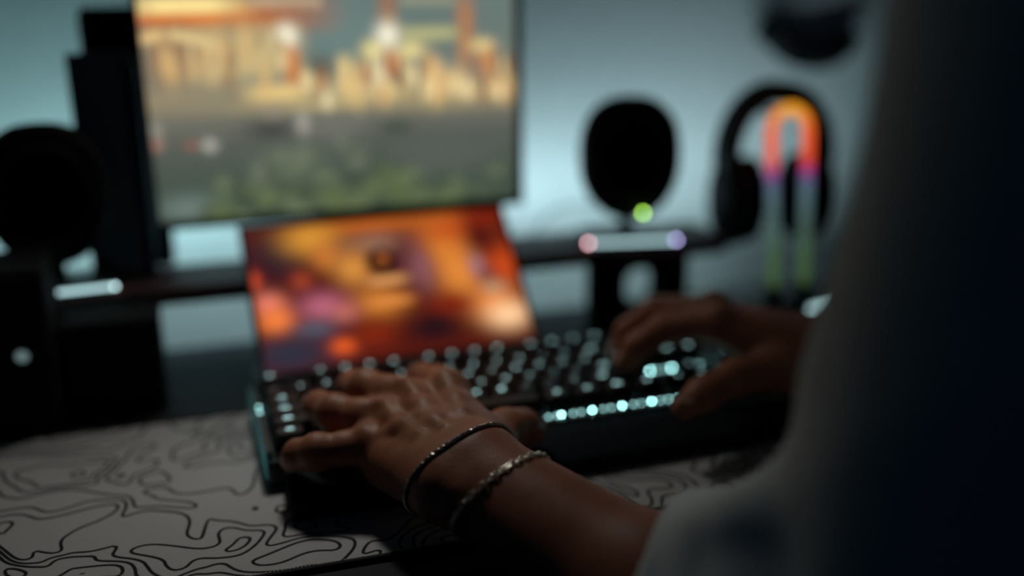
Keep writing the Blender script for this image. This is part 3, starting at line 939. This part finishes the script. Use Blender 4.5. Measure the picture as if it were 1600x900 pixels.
def surface(f, lo, s):
    """naive surface nets"""
    ins = f < 0
    n = f.shape
    c = np.zeros((n[0] - 1, n[1] - 1, n[2] - 1), np.uint8)
    for dx in (0, 1):
        for dy in (0, 1):
            for dz_ in (0, 1):
                c += ins[dx:n[0] - 1 + dx, dy:n[1] - 1 + dy, dz_:n[2] - 1 + dz_]
    cells = np.argwhere((c > 0) & (c < 8))
    idx = np.full(c.shape, -1, np.int32)
    idx[tuple(cells.T)] = np.arange(len(cells))
    acc = np.zeros((len(cells), 3))
    cnt = np.zeros(len(cells))
    cor = [(x, y, z) for x in (0, 1) for y in (0, 1) for z in (0, 1)]
    for a in cor:
        for ax in range(3):
            if a[ax]:
                continue
            b = list(a)
            b[ax] = 1
            pa, pb = cells + np.array(a), cells + np.array(b)
            fa, fb = f[tuple(pa.T)].astype(float), f[tuple(pb.T)].astype(float)
            m = (fa < 0) != (fb < 0)
            t_ = np.where(m, fa / np.where(m, fa - fb, 1), 0)
            acc[m] += (np.array(a) + (np.array(b) - np.array(a)) * t_[m, None])
            cnt[m] += 1
    V = lo + s * (cells + acc / cnt[:, None])
    F = []
    for ax in range(3):
        sl0 = [slice(None)] * 3
        sl1 = [slice(None)] * 3
        sl0[ax] = slice(0, -1)
        sl1[ax] = slice(1, None)
        A, B = ins[tuple(sl0)], ins[tuple(sl1)]
        e_ = np.argwhere(A != B)
        o1, o2 = [(1, 2), (2, 0), (0, 1)][ax]
        ok = (e_[:, o1] > 0) & (e_[:, o2] > 0) & (e_[:, o1] < n[o1] - 1) & (e_[:, o2] < n[o2] - 1)
        e_ = e_[ok]
        flip = A[tuple(e_.T)]

        def cell(d1, d2):
            q = e_.copy()
            q[:, o1] -= d1
            q[:, o2] -= d2
            return idx[tuple(q.T)]
        Q = np.stack([cell(1, 1), cell(0, 1), cell(0, 0), cell(1, 0)], -1)
        Q[~flip] = Q[~flip][:, ::-1]
        F.append(Q)
    return V, np.concatenate(F)


def snap(body, V, it=2, h=0.0004):
    for _ in range(it):
        d = body.at(V)
        g = np.stack([body.at(V + np.eye(3)[i] * h) - d for i in range(3)], -1) / h
        g2 = np.maximum((g * g).sum(1), 0.2)
        V = V - g * np.clip(d / g2, -0.002, 0.002)[:, None]
    return V


def field_mesh(name, V, F):
    me = bpy.data.meshes.new(name)
    me.from_pydata(V.tolist(), [], F.tolist())
    me.update()
    me.polygons.foreach_set('use_smooth', [True] * len(me.polygons))
    return me


B = Body()
# --- torso, neck and head (mostly under the shirt or above the frame)
SHL, SHR = V3(0.294, 0.258, 0.325), V3(0.650, 0.315, 0.325)
ELL, ELR = V3(0.266, 0.324, -0.012), V3(0.660, 0.475, 0.035)
B.cap((0.40, 0.272, -0.14), (0.54, 0.292, -0.14), 0.105, 0.105, 0.05)
B.cap((0.40, 0.275, 0.02), (0.54, 0.295, 0.02), 0.095, 0.095, 0.08)
B.cap((0.39, 0.280, 0.20), (0.55, 0.300, 0.20), 0.110, 0.110, 0.08)
B.cap(SHL + V3(0.01, 0, 0), SHR - V3(0.01, 0, 0), 0.055, 0.055, 0.06)
B.cap((0.462, 0.292, 0.34), (0.458, 0.325, 0.45), 0.055, 0.052, 0.05)
B.cap((0.455, 0.335, 0.545), (0.452, 0.350, 0.560), 0.078, 0.080, 0.03)
B.cap((0.448, 0.385, 0.485), (0.447, 0.392, 0.480), 0.050, 0.045, 0.04)
B.cap((0.444, 0.428, 0.535), (0.443, 0.440, 0.512), 0.009, 0.013, 0.012)     # nose
B.cap((0.428, 0.424, 0.486), (0.460, 0.426, 0.486), 0.007, 0.007, 0.005)     # lips
for sx in (-1, 1):
    B.cap((0.455 + sx * 0.080, 0.338, 0.545), (0.455 + sx * 0.084, 0.330, 0.515), 0.013, 0.010, 0.006)
    B.dent((0.446 + sx * 0.030, 0.440, 0.545), (0.446 + sx * 0.033, 0.440, 0.545), 0.016, 0.016, 0.01)
# --- left arm
WL = V3(0.1264, 0.5117, 0.0516)
lx, ly, lzv = V3(0.926, 0.088, 0.367), V3(-0.121, 0.990, 0.069), V3(-0.358, -0.109, 0.9275)
B.chain([SHL, (SHL + ELL) / 2, ELL], [0.054, 0.046, 0.041], 0.02)
fd = (ELL - WL) / np.linalg.norm(ELL - WL)
mid = WL + fd * 0.125
for s_, r0, r1, r2 in ((-1, 0.0195, 0.030, 0.030), (1, 0.0200, 0.029, 0.030)):
    B.cap(WL + lx * 0.0105 * s_, mid + lx * 0.008 * s_, r0, r1, 0.02)
    B.cap(mid + lx * 0.008 * s_, ELL + lx * 0.006 * s_, r1, r2, 0.02)
B.cap(WL - lx * 0.019 + lzv * 0.013 + fd * 0.012, WL - lx * 0.019 + lzv * 0.013 + fd * 0.022, 0.0075, 0.007, 0.012)  # ulna head
MC = {'i': V3(0.1396, 0.6045, 0.0646), 'm': V3(0.1163, 0.6051, 0.0625), 'r': V3(0.0994, 0.5974, 0.0535), 'p': V3(0.0866, 0.5872, 0.0425)}
for nm, ro, w0, w1 in (('i', 0.013, 0.0155, 0.0118), ('m', 0.004, 0.0160, 0.0122), ('r', -0.006, 0.0160, 0.0116), ('p', -0.015, 0.0155, 0.0110)):
    B.cap(WL + lx * ro + ly * 0.004 - lzv * 0.002, MC[nm] - lzv * 0.004, w0, w1, 0.014)
B.cap(WL - lx * 0.012 - lzv * 0.010 + ly * 0.01, MC['p'] - lzv * 0.014 - ly * 0.012, 0.016, 0.013, 0.016)   # heel
CM = V3(0.1480, 0.5520, 0.0440)
B.cap(WL + lx * 0.014 - lzv * 0.006 + ly * 0.006, CM, 0.016, 0.0170, 0.014)
B.cap(CM, MC['i'] - lzv * 0.016 - ly * 0.03, 0.015, 0.010, 0.016)
B.chain([CM, V3(0.1720, 0.5850, 0.0410), V3(0.1860, 0.5950, 0.0360), V3(0.1950, 0.5990, 0.0310)], [0.0165, 0.0122, 0.0108, 0.0088], 0.009)
FL = {'i': [(0.1410, 0.6465, 0.0530), (0.1350, 0.6690, 0.0500), (0.1310, 0.6790, 0.0450)],
      'm': [(0.0915, 0.6420, 0.0575), (0.0860, 0.6650, 0.0520), (0.0840, 0.6760, 0.0450)],
      'r': [(0.0680, 0.6240, 0.0500), (0.0600, 0.6450, 0.0480), (0.0570, 0.6560, 0.0445)],
      'p': [(0.0520, 0.5930, 0.0390), (0.0410, 0.6030, 0.0350), (0.0370, 0.6100, 0.0290)]}
FR = {'i': (0.0130, 0.0122, 0.0106, 0.0086), 'm': (0.0132, 0.0124, 0.0108, 0.0088), 'r': (0.0126, 0.0120, 0.0104, 0.0084), 'p': (0.0118, 0.0110, 0.0095, 0.0076)}
for nm in 'imrp':
    q = [MC[nm]] + [V3(*v) for v in FL[nm]]
    rs = FR[nm]
    B.cap(q[0], q[0] * 0.5 + q[1] * 0.5, rs[0], rs[1] * 0.96, 0.008)
    B.cap(q[0] * 0.5 + q[1] * 0.5, q[1], rs[1] * 0.96, rs[1], 0.004)
    B.cap(q[1], q[2], rs[1], rs[2], 0.004)
    B.cap(q[2], q[3], rs[2], rs[3], 0.004)
    B.cap(q[1] + V3(0, 0, 0.0030), q[1] + V3(0, 0, 0.0031), rs[1] * 0.82, rs[1] * 0.82, 0.005)
    # knuckle on the back of the hand
    B.cap(q[0] + lzv * 0.0062, q[0] + lzv * 0.0063, 0.0072, 0.0072, 0.008)
# valleys between the knuckles and two veins
for a_, b_ in (('i', 'm'), ('m', 'r'), ('r', 'p')):
    c_ = (MC[a_] + MC[b_]) / 2
    B.dent(c_ + lzv * 0.0170 + ly * 0.004, c_ + lzv * 0.0178 - ly * 0.024, 0.0042, 0.0024, 0.010)
vein = [V3(0.104, 0.588, 0.0745), V3(0.112, 0.577, 0.0762), V3(0.108, 0.565, 0.0752), V3(0.114, 0.551, 0.0735), V3(0.121, 0.538, 0.0715)]
VB = Body()


def on_skin(body, p_, n_, depth):
    """slide p_ along n_ to the surface of the body, then sink by depth"""
    ts = np.linspace(0.03, -0.03, 241)
    d = body.at(np.array([p_ + n_ * t_ for t_ in ts]))
    k = np.argmax(d < 0)
    return p_ + n_ * (ts[k] - depth)


for line, r_, k_, sink in ((vein, 0.0018, 0.007, 0.0014),
                           ([V3(0.090, 0.574, 0.060), V3(0.097, 0.566, 0.066), V3(0.108, 0.565, 0.0752)], 0.0015, 0.007, 0.0012),
                           ([MC['i'] - ly * 0.012, MC['i'] - ly * 0.03 - lx * 0.003, MC['i'] - ly * 0.05 - lx * 0.007], 0.0028, 0.010, 0.0029),
                           ([MC['m'] - ly * 0.012, MC['m'] - ly * 0.03, MC['m'] - ly * 0.052 + lx * 0.001], 0.0028, 0.010, 0.0027),
                           ([MC['r'] - ly * 0.012, MC['r'] - ly * 0.03 + lx * 0.003, MC['r'] - ly * 0.05 + lx * 0.007], 0.0028, 0.010, 0.0027)):
    q = [on_skin(B, v, lzv, sink) for v in line]
    VB.chain(q, [r_] * len(q), k_)
B.p += VB.p
# --- right arm
WR = V3(0.428, 0.604, 0.0565)
B.chain([SHR, (SHR + ELR) / 2, ELR], [0.054, 0.046, 0.041], 0.02)
rf = (ELR - WR) / np.linalg.norm(ELR - WR)
rl = V3(-0.55, -0.80, -0.18)
rl = rl / np.linalg.norm(rl)       # towards the thumb
mr = WR + rf * 0.12
for s_ in (-1, 1):
    B.cap(WR + rl * 0.0105 * s_, mr + rl * 0.008 * s_, 0.0195, 0.029, 0.02)
    B.cap(mr + rl * 0.008 * s_, ELR, 0.029, 0.031, 0.02)
RM = {'i': V3(0.3520, 0.6390, 0.0770), 'm': V3(0.3590, 0.6590, 0.0790), 'r': V3(0.3670, 0.6760, 0.0750), 'p': V3(0.3740, 0.6910, 0.0670)}
RFL = {'i': [(0.3180, 0.6600, 0.0690), (0.2990, 0.6670, 0.0555), (0.2915, 0.6680, 0.0432)],
       'm': [(0.3220, 0.6850, 0.0735), (0.3040, 0.6940, 0.0580), (0.2985, 0.6960, 0.0432)],
       'r': [(0.3330, 0.7050, 0.0690), (0.3150, 0.7120, 0.0540), (0.3110, 0.7130, 0.0430)],
       'p': [(0.3480, 0.7150, 0.0590), (0.3350, 0.7220, 0.0490), (0.3310, 0.7240, 0.0425)]}
for nm, ro in (('i', 0.013), ('m', 0.004), ('r', -0.006), ('p', -0.014)):
    B.cap(WR + rl * ro, RM[nm] - V3(0, 0, 0.004), 0.0160, 0.0120, 0.014)
    q = [RM[nm]] + [V3(*v) for v in RFL[nm]]
    rs = [v * 0.93 for v in FR[nm]]
    B.cap(q[0], q[1], rs[0], rs[1], 0.007)
    B.cap(q[1], q[2], rs[1], rs[2], 0.004)
    B.cap(q[2], q[3], rs[2], rs[3], 0.004)
    B.cap(q[0] + V3(0, 0, 0.006), q[0] + V3(0, 0, 0.0061), 0.0072, 0.0072, 0.008)
RC = V3(0.392, 0.602, 0.0500)
B.cap(WR + rl * 0.010, RC, 0.016, 0.0165, 0.014)
B.cap(RC, RM['i'] - V3(0, 0, 0.016) + V3(0.02, -0.01, 0), 0.0145, 0.010, 0.016)
RT = [RC, V3(0.3460, 0.5990, 0.0500), V3(0.3140, 0.5870, 0.0460), V3(0.2960, 0.5790, 0.0420)]
B.chain(RT, [0.0160, 0.0120, 0.0106, 0.0086], 0.009)

SB = 0.002
f, lo = B.grid((0.015, 0.150, -0.26), (0.745, 0.745, 0.660), SB)
V, F = surface(f, lo, SB)
del f
V = snap(B, V, 1)
person = obj('person', field_mesh('person', V, F), M_skin)
tag(person, 'person in a white t-shirt typing with both hands, seen from behind the left shoulder', 'person')

# nails
def nail(tip, dip, up, r):
    tip, dip = Vector(tip), Vector(dip)
    d = (tip - dip).normalized()
    up = Vector(up)
    nrm = (up - d * up.dot(d)).normalized()
    sd = d.cross(nrm)
    c_ = tip + nrm * (r * 0.80) - d * 0.001
    rings = []
    for k, hgt in ((1.0, 0.0), (0.95, 0.0009), (0.6, 0.0015), (0.1, 0.0017)):
        rings.append([c_ + sd * (r * 0.66 * k * math.cos(2 * math.pi * i / 12)) + d * (r * 0.80 * k * math.sin(2 * math.pi * i / 12)) + nrm * hgt for i in range(12)])
    obj('fingernail', MB().loft(rings), M_nail, person, True)


for nm in 'imrp':
    nail(FL[nm][2], FL[nm][1], (-0.3, 0.9, 0.5), FR[nm][3])
    nail(RFL[nm][2], RFL[nm][1], (-0.9, 0.2, 0.5), FR[nm][3])
nail((0.1950, 0.5990, 0.0310), (0.1860, 0.5950, 0.0360), (0.3, -0.2, 1), 0.0088)
nail(RT[3], RT[2], (-0.2, -0.5, 1), 0.0086)
for sx in (-1, 1):
    obj('eye', MB().sphere((0.446 + sx * 0.031, 0.416, 0.545), 0.012, 14, 8), M_eye, person, True)

# hair
H = Body()
H.cap((0.455, 0.328, 0.556), (0.453, 0.338, 0.572), 0.086, 0.084, 0.02)
H.cap((0.458, 0.300, 0.515), (0.458, 0.300, 0.545), 0.062, 0.070, 0.03)
H.dent((0.446, 0.455, 0.500), (0.446, 0.450, 0.560), 0.080, 0.062, 0.01)
f, lo = H.grid((0.35, 0.20, 0.43), (0.56, 0.45, 0.68), 0.004)
V, F = surface(f, lo, 0.004)
obj('hair', field_mesh('hair', V, F), M_hair, person)

# t-shirt: body and sleeves, hollow at the cuffs, neck and hem
T = Body()
T.cap((0.40, 0.272, -0.14), (0.54, 0.292, -0.14), 0.120, 0.120, 0.05)
T.cap((0.39, 0.280, 0.02), (0.54, 0.300, 0.02), 0.118, 0.116, 0.08)
T.cap((0.38, 0.282, 0.20), (0.55, 0.302, 0.20), 0.124, 0.122, 0.08)
T.cap(SHL, SHR, 0.066, 0.066, 0.06)
T.cap((0.462, 0.292, 0.33), (0.460, 0.305, 0.385), 0.080, 0.066, 0.05)
CF = V3(0.2085, 0.4035, 0.0200)                  # left cuff centre
fdir = (CF - ELL) / np.linalg.norm(CF - ELL)
T.cap(SHL, ELL + V3(0.010, -0.004, 0.030), 0.074, 0.066, 0.05)
T.cap(ELL + V3(0.006, -0.004, 0.012), CF, 0.063, 0.049, 0.05)
# drapes: soft ridges where the loose cotton bunches at the elbow
for a_, b_, r_ in (((0.215, 0.393, 0.064), (0.288, 0.309, 0.096), 0.014), ((0.199, 0.383, 0.038), (0.243, 0.323, 0.064), 0.013),
                   ((0.250, 0.345, 0.10), (0.270, 0.312, 0.20), 0.014), ((0.255, 0.330, 0.16), (0.290, 0.300, 0.30), 0.015),
                   ((0.196, 0.375, 0.010), (0.226, 0.305, 0.030), 0.013)):
    T.cap(a_, b_, r_, r_, 0.035)
for line, r_ in (([(0.233, 0.355, 0.085), (0.246, 0.292, 0.151), (0.252, 0.244, 0.200)], 0.016), ([(0.266, 0.335, 0.140), (0.276, 0.308, 0.235), (0.280, 0.290, 0.320)], 0.014),
                 ([(0.206, 0.371, 0.077), (0.196, 0.357, 0.040), (0.200, 0.338, 0.000)], 0.011), ([(0.212, 0.352, 0.089), (0.208, 0.332, 0.060), (0.210, 0.313, 0.020)], 0.011)):
    for k_ in range(len(line) - 1):
        T.cap(line[k_], line[k_ + 1], r_, r_, 0.022)
CR = WR + rf * 0.130
T.cap(SHR, ELR + V3(-0.006, -0.004, 0.02), 0.074, 0.066, 0.05)
T.cap(ELR, CR, 0.062, 0.050, 0.05)
nrm_l = (WL - ELL) / np.linalg.norm(WL - ELL)
nrm_r = -rf
T.dent(CF + nrm_l * 0.09, CF + nrm_l * 0.004, 0.075, 0.044, 0.006)
T.dent(CF + nrm_l * 0.004, CF - nrm_l * 0.05, 0.042, 0.034, 0.006)
T.dent(CR + nrm_r * 0.09, CR + nrm_r * 0.004, 0.075, 0.044, 0.006)
T.dent(CR + nrm_r * 0.004, CR - nrm_r * 0.05, 0.042, 0.036, 0.006)
T.dent((0.460, 0.322, 0.46), (0.460, 0.318, 0.385), 0.075, 0.056, 0.006)
T.dent((0.40, 0.272, -0.36), (0.56, 0.292, -0.36), 0.140, 0.140, 0.006)
T.dent((0.40, 0.272, -0.22), (0.54, 0.292, -0.22), 0.108, 0.108, 0.006)
f, lo = T.grid((0.120, 0.120, -0.27), (0.765, 0.520, 0.460), 0.0032)
V, F = surface(f, lo, 0.0032)
del f
obj('t_shirt', field_mesh('t_shirt', V, F), M_shirt, person)


# ------------------------------------------------------------------ bracelets on the left wrist
def loop_on_arm(center, nrm, n, off):
    nrm = nrm / np.linalg.norm(nrm)
    a = np.cross(nrm, V3(0, 0, 1))
    a /= np.linalg.norm(a)
    b = np.cross(a, nrm)
    rr = np.linspace(0.008, 0.060, 260)
    out = []
    for i in range(n):
        th = 2 * math.pi * i / n
        d = a * math.cos(th) + b * math.sin(th)
        v = B.at(center + d * rr[:, None])
        k = np.argmax(v > 0)
        out.append(center + d * (rr[k] + off))
    out = np.array(out)
    for _ in range(2):
        out = 0.25 * np.roll(out, 1, 0) + 0.5 * out + 0.25 * np.roll(out, -1, 0)
    return out


def resample(P_, step):
    Q = np.vstack([P_, P_[:1]])
    L = np.concatenate([[0], np.cumsum(np.linalg.norm(np.diff(Q, axis=0), axis=1))])
    m = int(round(L[-1] / step))
    m += m % 2
    s_ = np.linspace(0, L[-1], m, endpoint=False)
    return np.stack([np.interp(s_, L, Q[:, i]) for i in range(3)], -1)


ax_ = -fd
N1 = ax_ * 0.88 + lx * 0.27 + lzv * 0.04
loop = resample(loop_on_arm(WL + ly * 0.011, N1, 160, 0.0011), 0.0009)
br = MB()
tan = (np.roll(loop, -1, 0) - np.roll(loop, 1, 0))
tan /= np.linalg.norm(tan, axis=1)[:, None]
out_ = loop - loop.mean(0)
out_ -= tan * (out_ * tan).sum(1)[:, None]
out_ /= np.linalg.norm(out_, axis=1)[:, None]
sid = np.cross(tan, out_)
for st_ in range(3):
    ph = 2 * math.pi * (np.arange(len(loop)) * round(len(loop) / 5.0) / len(loop) + st_ / 3)
    br.tube((loop + 0.00062 * (out_ * np.cos(ph)[:, None] + sid * np.sin(ph)[:, None])).tolist(), 0.00062, 6, True)
tag(obj('rope_bracelet', br, M_darksteel, None, True), 'thin dark silver rope bracelet on the left wrist, nearer the hand', 'bracelet')

N2 = ax_ * 0.90 + lx * 0.24 + lzv * 0.04
C2 = WL + fd * 0.026
loop = resample(loop_on_arm(C2, N2, 160, 0.0011), 0.0036)
b2 = thing('chain_bracelet', 'bright silver link chain bracelet on the left wrist, nearer the sleeve', 'bracelet', tuple(C2))
lk = []
for i in range(16):
    a = 2 * math.pi * i / 16
    lk.append((0.0026 * math.cos(a), 0.0014 * math.sin(a), 0))
link = MB().tube(lk, 0.00055, 8, True).mesh('link')
link.materials.append(M_steel)
link.polygons.foreach_set('use_smooth', [True] * len(link.polygons))
for i in range(len(loop)):
    tt_ = Vector(loop[(i + 1) % len(loop)] - loop[i - 1]).normalized()
    oo = Vector(loop[i] - loop.mean(0))
    oo = (oo - tt_ * oo.dot(tt_)).normalized()
    ss = tt_.cross(oo)
    tw = math.radians(random.uniform(12, 30) if i % 2 else random.uniform(-42, -22))
    y_ = ss * math.cos(tw) + oo * math.sin(tw)
    z_ = tt_.cross(y_)
    o = obj('link', link, None, b2)
    p_ = Vector(loop[i]) - Vector(C2)
    o.matrix_local = Matrix(((tt_.x, y_.x, z_.x, p_.x), (tt_.y, y_.y, z_.y, p_.y), (tt_.z, y_.z, z_.z, p_.z), (0, 0, 0, 1)))
